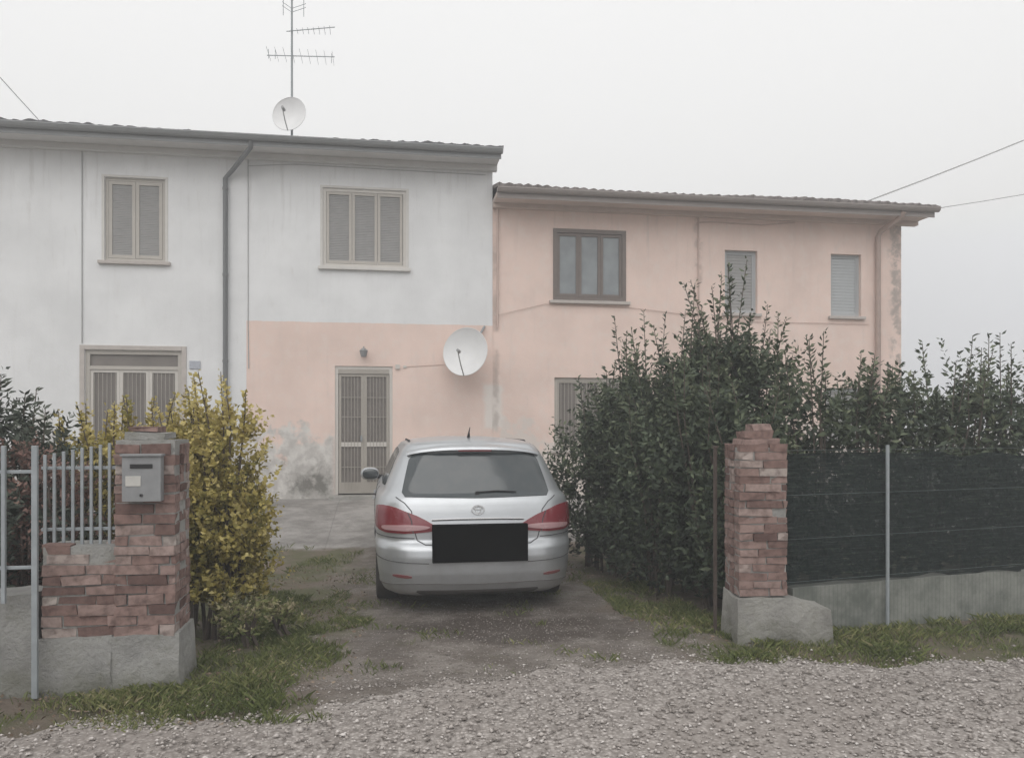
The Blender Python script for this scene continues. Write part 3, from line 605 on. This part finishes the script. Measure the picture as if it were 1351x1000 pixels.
def blades(name,regions,matk='grass',hmin=.012,hmax=.06):
    Ps=[]
    for (u0,u1,v0,v1,n,fn) in regions:
        P=np.stack([rng.uniform(u0,u1,n),rng.uniform(v0,v1,n)],1)
        k=np.array([fn(a,b_) and noise.noise(Vector((a*1.7,b_*1.7,1.3)))+.6*noise.noise(Vector((a*6,b_*6,2)))+random.uniform(-.35,.35)>-.08 for a,b_ in P]); Ps.append(P[k])
    P=np.concatenate(Ps); n=len(P); h=rng.uniform(hmin,hmax,n)*np.array([1+.8*noise.noise(Vector((a*2.5,b_*2.5,9))) for a,b_ in P]); th=rng.uniform(0,6.28,n); lean=rng.normal(0,.6,(n,2))*h[:,None]
    z0=np.array([gz(a,b_)-.012 for a,b_ in P]); w=rng.uniform(.002,.004,n); wx,wy=w*np.cos(th),w*np.sin(th)
    V=np.stack([np.stack([P[:,0]-wx,P[:,1]-wy,z0],1),np.stack([P[:,0]+wx,P[:,1]+wy,z0],1),np.stack([P[:,0]+lean[:,0]*.4+wx*.7,P[:,1]+lean[:,1]*.4+wy*.7,z0+h*.65],1),np.stack([P[:,0]+lean[:,0],P[:,1]+lean[:,1],z0+h],1)],1)
    pc=np.array([.3*noise.noise(Vector((a*1.3,b_*1.3,4))) for a,b_ in P])
    c=np.clip(rng.normal(.48,.2,n)+pc,0,1)
    return np_mesh(name,V,[[0,1,2,3]],c,matk)
def tuft(a,b_): return noise.noise(Vector((a*2.2,b_*2.2,11)))>.28
blades('grass',[(-4,.1,-10.25,-9.45,30000,lambda a,b_:(b_<-9.5 or a>-.8)),(-.85,.3,-9.6,-6.2,26000,lambda a,b_:a<.05+.45*noise.noise(Vector((b_*1.5,0,0)))),
 (2.35,3.2,-9.6,-6.3,17000,lambda a,b_:a>2.48+.4*noise.noise(Vector((b_*1.5,4,0)))),(2.6,7.5,-9.85,-8.3,34000,lambda a,b_: b_<-9.0+(a-3.3)*.194 and b_>edge(a)-.05),(-4,-.9,-9,-5,6000,lambda a,b_:True),
 (0,2.7,-9.6,-5,16000,tuft),(-1.0,.6,-6.5,-3.7,6000,lambda a,b_:noise.noise(Vector((a*1.5,b_*1.5,7)))>.05)])
n=1100; P=np.stack([np.concatenate([rng.uniform(-.9,.25,n//2),rng.uniform(2.4,3.2,n//4),rng.uniform(-3,0,n-n//2-n//4)]),np.concatenate([rng.uniform(-9.6,-5,n//2),rng.uniform(-9.2,-5,n//4),rng.uniform(-10.2,-9.5,n-n//2-n//4)]),np.zeros(n)],1)
P[:,2]=[gz(a,b_)+random.uniform(.002,.01) for a,b_,_ in P]
D=rng.normal(0,1,(n,3)); D[:,2]*=.15; leaves('leaf_litter',P,D,rng.uniform(.015,.045,n),rng.uniform(.006,.013,n),rng.random(n),'litter')
n=8000; P=np.stack([rng.uniform(-.3,2.8,n),-9.7+4.4*rng.random(n)**2,np.zeros(n)],1); P[:,2]=[gz(a,b_)+.002 for a,b_,_ in P]; stones('loose_pebbles',P,rng.uniform(.003,.009,n),rng.random(n)*.7)

# ------------------------------------------------------------ car
CAR=empty('parked_car',(1.195,-7.56,-.10))
tab=np.array([(.17,.14,4.50,.76,.22),(.20,.07,4.60,.83,.26),(.27,.03,4.68,.87,.29),(.36,.005,4.72,.885,.31),(.50,-.01,4.72,.90,.33),(.57,.00,4.70,.907,.33),(.60,.025,4.69,.903,.32),(.63,.062,4.67,.898,.31),(.75,.065,4.6,.905,.30),
 (.88,.09,4.35,.90,.29),(.95,.11,3.95,.885,.28),(.99,.135,3.6,.865,.27),(1.02,.165,3.48,.830,.26),(1.15,.245,3.25,.770,.26),(1.30,.345,2.95,.700,.25),(1.38,.40,2.75,.655,.25),(1.43,.45,2.6,.615,.27),(1.463,.58,2.35,.52,.32),(1.482,.8,2.1,.38,.3),(1.49,1.1,1.9,.16,.12)])
ZT=np.arange(.17,1.4901,.005); PR=[]
for c_ in range(1,5):
    a=np.interp(ZT,tab[:,0],tab[:,c_]); ap_=np.pad(a,2,mode='edge'); a=np.convolve(ap_,np.ones(5)/5,'valid'); PR.append(a)
def prof(z): return [float(np.interp(z,ZT,a)) for a in PR]
BOW=.075
def plan(x,y,w):
    tp=1-.055*abs((y-2.3)/2.4)**2.5; return x*tp,y
def cpt(d,z):
    yr,yf,w,R=prof(z); s=1 if d>=0 else -1; d=abs(d); L1=w-R
    if d<=L1: x,y=d,yr
    elif d<=L1+math.pi*R/2: a=(d-L1)/R; x,y=L1+R*math.sin(a),yr+R*(1-math.cos(a))
    else: x,y=w,yr+R+(d-L1-math.pi*R/2)
    y-=BOW*(1-(x/w)**2); x,y=plan(x,y,w)
    return Vector((s*x,y,z))
def spt(y,z,side): 
    w=prof(z)[2]; x,_=plan(w,y,w); return Vector((side*x,y,z))
def ring(z):
    yr,yf,w,R=prof(z); L1=w-R; pts=[]
    for i in range(12): pts.append((L1*i/12,yr))
    for i in range(10): a=i/10*math.pi/2; pts.append((L1+R*math.sin(a),yr+R*(1-math.cos(a))))
    Rf=min(R*1.5,w*.8); ya,yb=yr+R,yf-Rf
    for i in range(44): pts.append((w,ya+(yb-ya)*i/44))
    for i in range(8): a=i/8*math.pi/2; pts.append((w-Rf*(1-math.cos(a)),yb+Rf*math.sin(a)))
    for i in range(7): pts.append(((w-Rf)*(1-i/6),yf))
    out=[]
    for (x,y) in pts:
        if y<2.3: y-=BOW*(1-(x/w)**2)
        x,y=plan(x,y,w); out.append((x,y))
    return out
def car_mat(name,col,rough,metal,coat,spec=.5,dirty=.5):
    m,nt,b=mat(name)
    f=noise_(nt,5,6,.65); z=pos(nt)[2]; dirt=math_(nt,'MULTIPLY',ramp(nt,math_(nt,'ADD',math_(nt,'SUBTRACT',.42,z),math_(nt,'MULTIPLY',f,.3)),0,.6),dirty)
    dirt=math_(nt,'ADD',dirt,math_(nt,'MULTIPLY',ramp(nt,f,.4,.7),dirty*.16))
    c=mixc(nt,dirt,col,(.22,.20,.18)); nt.links.new(c,b.inputs['Base Color'])
    b.inputs['Metallic'].default_value=metal; b.inputs['Coat Weight'].default_value=coat; b.inputs['Coat Roughness'].default_value=.12
    nt.links.new(math_(nt,'ADD',rough,math_(nt,'MULTIPLY',dirt,.4)),b.inputs['Roughness']); b.inputs['Specular IOR Level'].default_value=spec; return m
M['paint']=car_mat('silver_paint',(.52,.54,.56),.36,.6,.5)
M['cglass']=car_mat('tinted_glass',(.04,.05,.055),.08,0,.3,.6)
M['red']=car_mat('red_lens',(.20,.026,.036),.25,0,.4); M['clear']=car_mat('clear_lens',(.46,.28,.29),.25,0,.4)
M['chrome']=car_mat('chrome',(.6,.6,.6),.25,.9,0); M['rubber']=car_mat('rubber',(.02,.02,.02),.85,0,0,.2,.3); M['trim']=car_mat('dark_trim',(.03,.03,.032),.55,0,0,.3,.3)
M['seam']=car_mat('seam_shadow_gap',(.08,.08,.085),.6,0,0,.2)
M['plate']=car_mat('number_plate_black',(.002,.002,.002),1.0,0,0,0,0); M['rim']=car_mat('alloy_rim',(.4,.41,.42),.35,.7,0)
A=Acc(); zs=list(np.concatenate([np.arange(.17,.66,.012),np.arange(.66,1.40,.02),np.arange(1.40,1.4901,.01)])); nr=None
for z in zs:
    r=ring(z); full=[(x,y) for x,y in r]+[(-x,y) for x,y in reversed(r[1:-1])]; nr=len(full)
    for x,y in full: A.v.append(Vector((x,y,z)))
mi=A.m('paint')
for i in range(len(zs)-1):
    for j in range(nr): A.f.append([i*nr+j,i*nr+(j+1)%nr,(i+1)*nr+(j+1)%nr,(i+1)*nr+j]); A.mi.append(mi); A.c.append(.5)
A.f.append(list(reversed(range(nr)))); A.mi.append(mi); A.c.append(.5)
A.f.append([(len(zs)-1)*nr+j for j in range(nr)]); A.mi.append(mi); A.c.append(.5)
body=A.make('body',None,smooth=False); body.data.materials.append(M['trim'])
cut=Acc()
for yy in (.92,3.64):
    for sx_ in (-1,1):
        n0=len(cut.v); seg=40
        for xx_ in (.60,1.2):
            for j in range(seg): t=2*math.pi*j/seg; cut.v.append(Vector((sx_*xx_,yy+.36*math.cos(t),.315+.36*math.sin(t))))
        for j in range(seg): cut.f.append([n0+j,n0+(j+1)%seg,n0+seg+(j+1)%seg,n0+seg+j]); cut.mi.append(cut.m('trim')); cut.c.append(.5)
        cut.f.append([n0+j for j in range(seg)][::-1]); cut.f.append([n0+seg+j for j in range(seg)]); cut.mi+=[0,0]; cut.c+=[.5,.5]
co=cut.make('cutter'); 
import bmesh
for o_ in (co,body):
    bm=bmesh.new(); bm.from_mesh(o_.data); bmesh.ops.recalc_face_normals(bm,faces=bm.faces); bm.to_mesh(o_.data); bm.free()
md=body.modifiers.new('w','BOOLEAN'); md.object=co; md.operation='DIFFERENCE'; md.solver='EXACT'
try: md.material_mode='TRANSFER'
except Exception: pass
bpy.context.view_layer.update()
dg=bpy.context.evaluated_depsgraph_get(); nm=bpy.data.meshes.new_from_object(body.evaluated_get(dg)); body.modifiers.clear(); body.data=nm
bpy.data.objects.remove(co); body.parent=CAR
nm.polygons.foreach_set('use_smooth',[True]*len(nm.polygons)); nm.set_sharp_from_angle(angle=math.radians(38))
def chaikin(p,n=2):
    for _ in range(n):
        q=[]
        for i in range(len(p)):
            a,b_=p[i],p[(i+1)%len(p)]; q+= [(a[0]*.75+b_[0]*.25,a[1]*.75+b_[1]*.25),(a[0]*.25+b_[0]*.75,a[1]*.25+b_[1]*.75)]
        p=q
    return p
def dens(p,st=.03):
    q=[]
    for i in range(len(p)):
        a,b_=p[i],p[(i+1)%len(p)]; L=math.dist(a,b_); k=max(1,int(L/st))
        for t in range(k): q.append((a[0]+(b_[0]-a[0])*t/k,a[1]+(b_[1]-a[1])*t/k))
    return q
def patch(A,poly,fn,k,off=.005,rings=8,ch=2,st=.03,dome=0):
    p=dens(chaikin(dens(poly,.12),ch),st); cx=sum(a for a,_ in p)/len(p); cz=sum(b_ for _,b_ in p)/len(p)
    def P(a,b_,o):
        p0=fn(a,b_); e=.004; ta=fn(a+e,b_)-fn(a-e,b_); tb=fn(a,b_+e)-fn(a,b_-e); n_=ta.cross(tb).normalized()
        if n_.dot(p0-Vector((0,2.2,.8)))<0: n_=-n_
        return p0+n_*o
    n0=len(A.v); n=len(p)
    A.v.append(P(cx,cz,off+dome))
    for r in range(1,rings+1):
        t=r/rings
        for a,b_ in p: A.v.append(P(cx+(a-cx)*t,cz+(b_-cz)*t,off+dome*(1-t*t)))
    for a,b_ in p: A.v.append(P(a,b_,-.006))
    km=A.m(k)
    for j in range(n): A.f.append([n0,n0+1+j,n0+1+(j+1)%n]); A.mi.append(km); A.c.append(.5)
    for r in range(rings):
        for j in range(n):
            a=n0+1+r*n; A.f.append([a+j,a+n+j,a+n+(j+1)%n,a+(j+1)%n]); A.mi.append(km); A.c.append(.5)
def strip(A,pts,fn,w,k,off=.004):
    q=[]
    for i in range(len(pts)-1):
        L=math.dist(pts[i],pts[i+1]); kk=max(1,int(L/.03))
        for t in range(kk): q.append((pts[i][0]+(pts[i+1][0]-pts[i][0])*t/kk,pts[i][1]+(pts[i+1][1]-pts[i][1])*t/kk))
    q.append(pts[-1]); P=[]
    for a,b_ in q:
        p0=fn(a,b_); e=.004; n_=(fn(a+e,b_)-fn(a-e,b_)).cross(fn(a,b_+e)-fn(a,b_-e)).normalized()
        if n_.dot(p0-Vector((0,2.2,.8)))<0: n_=-n_
        P.append(p0+n_*(off-w*.6))
    A.tube(P,w,k,6)
mir=lambda p:[(-a,b_) for a,b_ in p]
A=Acc(); patch(A,[(-.69,.995),(0,.98),(.69,.995),(.66,1.12),(.60,1.35),(0,1.355),(-.60,1.35),(-.66,1.12)],cpt,'cglass',.005,12,1); A.make('rear_window',CAR,smooth=True)
TL=[(.345,.735),(.40,.712),(.62,.695),(.88,.70),(1.07,.75),(1.10,.895),(.92,.925),(.76,.915),(.52,.83)]
A=Acc(); patch(A,TL,cpt,'red',.009,8,1,dome=.003); patch(A,mir(TL),cpt,'red',.009,8,1,dome=.003)
CL=[(.42,.755),(.46,.73),(.62,.716),(.88,.724),(.90,.756),(.62,.768)]
patch(A,CL,cpt,'clear',.0155,4,2); patch(A,mir(CL),cpt,'clear',.0155,4,2)
RF=[(.60,.33),(.78,.34),(.78,.365),(.60,.355)]
patch(A,RF,cpt,'red',.005,3,1); patch(A,mir(RF),cpt,'red',.005,3,1)
for s in (1,-1): strip(A,[(s*.585,.70),(s*.60,.80),(s*.63,.865)],cpt,.0045,'seam',.013)
A.make('tail_lights',CAR,smooth=True)
A=Acc()
for s in (1,-1):
    strip(A,[(s*.74,.99),(s*.66,.945),(s*.60,.88),(s*.575,.72),(s*.55,.64),(s*.48,.605),(0,.60)],cpt,.0045,'seam')
    strip(A,[(s*.575,.655),(s*.85,.665),(s*1.15,.68),(s*1.35,.66)],cpt,.004,'seam')
    strip(A,[(s*.0,.275),(s*.6,.285),(s*.9,.27),(s*1.2,.265)],cpt,.0045,'seam')
    strip(A,[(s*.45,.455),(s*.8,.47),(s*1.1,.50)],cpt,.0035,'seam')
A.make('panel_seams',CAR,smooth=True)
A=Acc(); patch(A,[(-.50,.175),(.50,.175),(.58,.225),(-.58,.225)],cpt,'trim',.004,4,1); A.make('lower_valance',CAR,smooth=True)
A=Acc(); A.box(-.40,.42,-.104,-.03,.465,.775,'plate'); A.make('number_plate',CAR,bevel=.004)
A=Acc(); strip(A,[(-.42,.805),(-.2,.81),(.2,.81),(.42,.805)],cpt,.010,'chrome',.007)
def torus(A,c,ra,rb,r,k):
    A.tube([c(ra*math.cos(t*math.pi/12),rb*math.sin(t*math.pi/12)) for t in range(25)],r,k,6)
torus(A,lambda a,b_:cpt(a,.885+b_)+Vector((0,-.008,0)),.055,.036,.005,'chrome'); torus(A,lambda a,b_:cpt(a,.89+b_)+Vector((0,-.009,0)),.026,.031,.0035,'chrome'); torus(A,lambda a,b_:cpt(a,.902+b_)+Vector((0,-.009,0)),.040,.012,.0035,'chrome')
A.make('badges',CAR,smooth=True)
A=Acc(); n=24
for i in range(n+1):
    x_=-.60+1.20*i/n; t=abs(x_/.60); yb=.265+.12*t**3; z_=1.398-.02*t**2
    dr=.03*t**4
    A.v+=[Vector((x_,yb,z_-.012-dr)),Vector((x_,yb+.01,z_+.010-dr)),Vector((x_,yb+.14,z_+.038-dr*1.4)),Vector((x_*.95,yb+.38,z_+.068-dr*2)),Vector((x_*.95,yb+.3,z_-.02-dr)),Vector((x_,yb+.1,z_-.035-dr))]
km=A.m('paint')
for i in range(n):
    for j in range(6): A.f.append([i*6+j,i*6+(j+1)%6,(i+1)*6+(j+1)%6,(i+1)*6+j]); A.mi.append(km); A.c.append(.5)
A.f.append(list(range(6))); A.f.append([n*6+j for j in range(6)][::-1]); A.mi+=[km,km]; A.c+=[.5,.5]
A.box(-.15,.15,.262,.27,1.372,1.382,'red'); A.make('roof_spoiler',CAR,smooth=True)
A=Acc(); A.tube([(0,.85,1.48),(0,.80,1.53),(0,.70,1.58)],[.018,.008,.003],'trim',8)
p0=cpt(0,1.02); A.tube([p0+Vector((0,-.02,0)),p0],.02,'trim',8); A.tube([cpt(0,1.03)+Vector((0,-.02,0)),cpt(.18,1.04)+Vector((0,-.02,0)),cpt(.36,1.03)+Vector((0,-.018,0))],.006,'trim',6); A.make('wiper_and_aerial',CAR,smooth=True)
A=Acc()
for s in (-1,1):
    f=lambda y,z,s=s:spt(y,z,s)
    patch(A,[(.66,1.06),(1.30,1.03),(1.30,1.36),(.95,1.36)],f,'cglass',.004,6,1); patch(A,[(1.34,1.03),(2.12,1.03),(2.10,1.375),(1.34,1.37)],f,'cglass',.004,6,1); patch(A,[(2.16,1.03),(3.12,1.03),(2.62,1.345),(2.14,1.375)],f,'cglass',.004,6,1)
A.make('side_windows',CAR,smooth=True)
A=Acc()
for s in (-1,1):
    f=lambda y,z,s=s:spt(y,z,s)
    for y_ in (1.42,2.14,3.18): strip(A,[(y_,.25),(y_,1.0)],f,.004,'seam')
    strip(A,[(1.4,.24),(3.2,.24)],f,.005,'trim'); strip(A,[(1.42,.50),(3.15,.50)],f,.008,'paint',.006)
    for y_ in (1.5,2.3): A.box(s*.91-.015,s*.91+.015,y_,y_+.18,.865,.89,'paint')
    A.tube([(s*.565,.85,1.425),(s*.565,.95,1.455),(s*.565,2.2,1.455),(s*.565,2.3,1.43)],.010,'trim',6)
A.make('door_details',CAR,smooth=True)
A=Acc(); patch(A,[(-.5,1.03),(.5,1.03),(.45,1.36),(-.45,1.36)],lambda x_,z_:Vector((x_,prof(z_)[1],z_)),'cglass',.004,6,1)
for s in (-1,1): A.box(s*.78-.13,s*.78+.05,4.42,4.5,.62,.74,'clear')
A.make('windscreen',CAR,smooth=True)
def blob(A,c,r,k,p=2.6):
    n0=len(A.v); a,b_=14,10
    sg=lambda v_:math.copysign(abs(v_)**(2/p),v_)
    for i in range(b_+1):
        ph_=-math.pi/2+math.pi*i/b_
        for j in range(a):
            t=2*math.pi*j/a; A.v.append(Vector((c[0]+r[0]*sg(math.cos(ph_))*sg(math.cos(t)),c[1]+r[1]*sg(math.cos(ph_))*sg(math.sin(t)),c[2]+r[2]*sg(math.sin(ph_)))))
    for i in range(b_):
        for j in range(a): A.f.append([n0+i*a+j,n0+i*a+(j+1)%a,n0+(i+1)*a+(j+1)%a,n0+(i+1)*a+j]); A.mi.append(A.m(k)); A.c.append(.5)
A=Acc()
for s in (-1,1):
    blob(A,(s*.98,3.0,1.04),(.11,.07,.075),'paint'); blob(A,(s*.975,2.945,1.04),(.092,.025,.06),'cglass'); A.tube([(s*.83,3.05,1.0),(s*.92,3.03,1.01)],.025,'trim',8)
A.make('mirrors',CAR,smooth=True)
def wheel(name,x_,y_,s):
    A=Acc(); seg=40; pf=[(.20,-.09),(.28,-.105),(.312,-.095),(.32,-.05),(.32,.05),(.312,.095),(.28,.105),(.215,.09),(.205,.06)]
    n=len(pf)
    for j in range(seg):
        t=2*math.pi*j/seg
        for r,o in pf: A.v.append(Vector((s*o,r*math.cos(t),r*math.sin(t))))
    for j in range(seg):
        for i in range(n-1): A.f.append([j*n+i,((j+1)%seg)*n+i,((j+1)%seg)*n+i+1,j*n+i+1]); A.mi.append(A.m('rubber')); A.c.append(.5)
    A.tube([(s*.03,0,0),(s*.031,0,0)],.205,'trim',seg); torus(A,lambda a,b_:Vector((s*.075,a,b_)),.205,.205,.012,'rim')
    for q in range(5):
        t=q*2*math.pi/5+.3
        for dt in (-.14,.14): A.tube([(s*.06,.03*math.cos(t),.03*math.sin(t)),(s*.075,.2*math.cos(t+dt),.2*math.sin(t+dt))],[.028,.018],'rim',6)
    A.tube([(s*.04,0,0),(s*.08,0,0)],[.05,.035],'rim',12)
    A.make(name,CAR,smooth=True,loc=(x_,y_,.315))
for i,(yy,s) in enumerate(((.92,-1),(.92,1),(3.64,-1),(3.64,1))): wheel('wheel_%d'%(i+1),s*.775,yy,s)
A=Acc(); A.box(-.6,.6,.3,4.4,.16,.19,'trim'); A.tube([(-.7,.92,.32),(.7,.92,.32)],.04,'trim',8); A.make('underbody',CAR)
CAR.scale=(1.02,1.0,1.05)

# ------------------------------------------------------------ thin mist
m=bpy.data.materials.new('mist'); m.use_nodes=True; nt=m.node_tree; nt.nodes.clear(); M['mist']=m
o_=N(nt,'ShaderNodeOutputMaterial'); vs=N(nt,'ShaderNodeVolumeScatter'); vs.inputs['Color'].default_value=(.97,.98,1,1); vs.inputs['Density'].default_value=.011; vs.inputs['Anisotropy'].default_value=.2
nt.links.new(vs.outputs[0],o_.inputs['Volume'])
A=Acc(); A.box(-45,45,-40,50,-.5,18,'mist'); A.make('mist')

# ------------------------------------------------------------ sky, light, camera
w=bpy.data.worlds.new('World'); scene.world=w; w.use_nodes=True; nt=w.node_tree; bg=nt.nodes['Background']
sky=N(nt,'ShaderNodeTexSky',sky_type='NISHITA'); sky.sun_disc=False; sky.sun_elevation=math.radians(50); sky.sun_rotation=math.radians(200); sky.dust_density=5
hs=N(nt,'ShaderNodeHueSaturation'); hs.inputs['Saturation'].default_value=.15; nt.links.new(sky.outputs[0],hs.inputs['Color'])
tc=N(nt,'ShaderNodeTexCoord'); s=N(nt,'ShaderNodeSeparateXYZ'); nt.links.new(tc.outputs['Generated'],s.inputs[0])
r=N(nt,'ShaderNodeValToRGB'); cr=r.color_ramp; cr.interpolation='B_SPLINE'
st=[(0,(.74,.75,.785)),(.08,(.81,.82,.855)),(.25,(1.02,1.035,1.065)),(.5,(1.22,1.235,1.26)),(.75,(2.0,2.01,2.03)),(1,(2.75,2.76,2.78))]
while len(cr.elements)<len(st): cr.elements.new(.5)
for e_,(p,c) in zip(cr.elements,st): e_.position=p; e_.color=(*c,1)
nt.links.new(s.outputs[2],r.inputs[0])
sc=N(nt,'ShaderNodeVectorMath',operation='SCALE'); nt.links.new(r.outputs[0],sc.inputs[0]); sc.inputs[3].default_value=10.0
mx=mixc(nt,.93,hs.outputs[0],sc.outputs[0]); nt.links.new(mx,bg.inputs['Color']); bg.inputs['Strength'].default_value=.112
sl=bpy.data.lights.new('sun','SUN'); sl.energy=1.4; sl.angle=math.radians(60); sl.color=(1,.98,.96); so=bpy.data.objects.new('sun',sl); COL.objects.link(so); so.rotation_euler=(math.radians(45),0,math.radians(-20))
cd=bpy.data.cameras.new('camera'); co=bpy.data.objects.new('camera',cd); COL.objects.link(co)
cd.sensor_width=36; cd.lens=1050/1351*36; cd.shift_y=65/1351; cd.clip_end=2000; cd.clip_start=.05
co.location=(.391,-14.54,1.55); co.rotation_euler=(math.radians(90),0,math.radians(-9)); scene.camera=co
scene.view_settings.view_transform='Standard'; scene.view_settings.look='None'; scene.view_settings.exposure=0
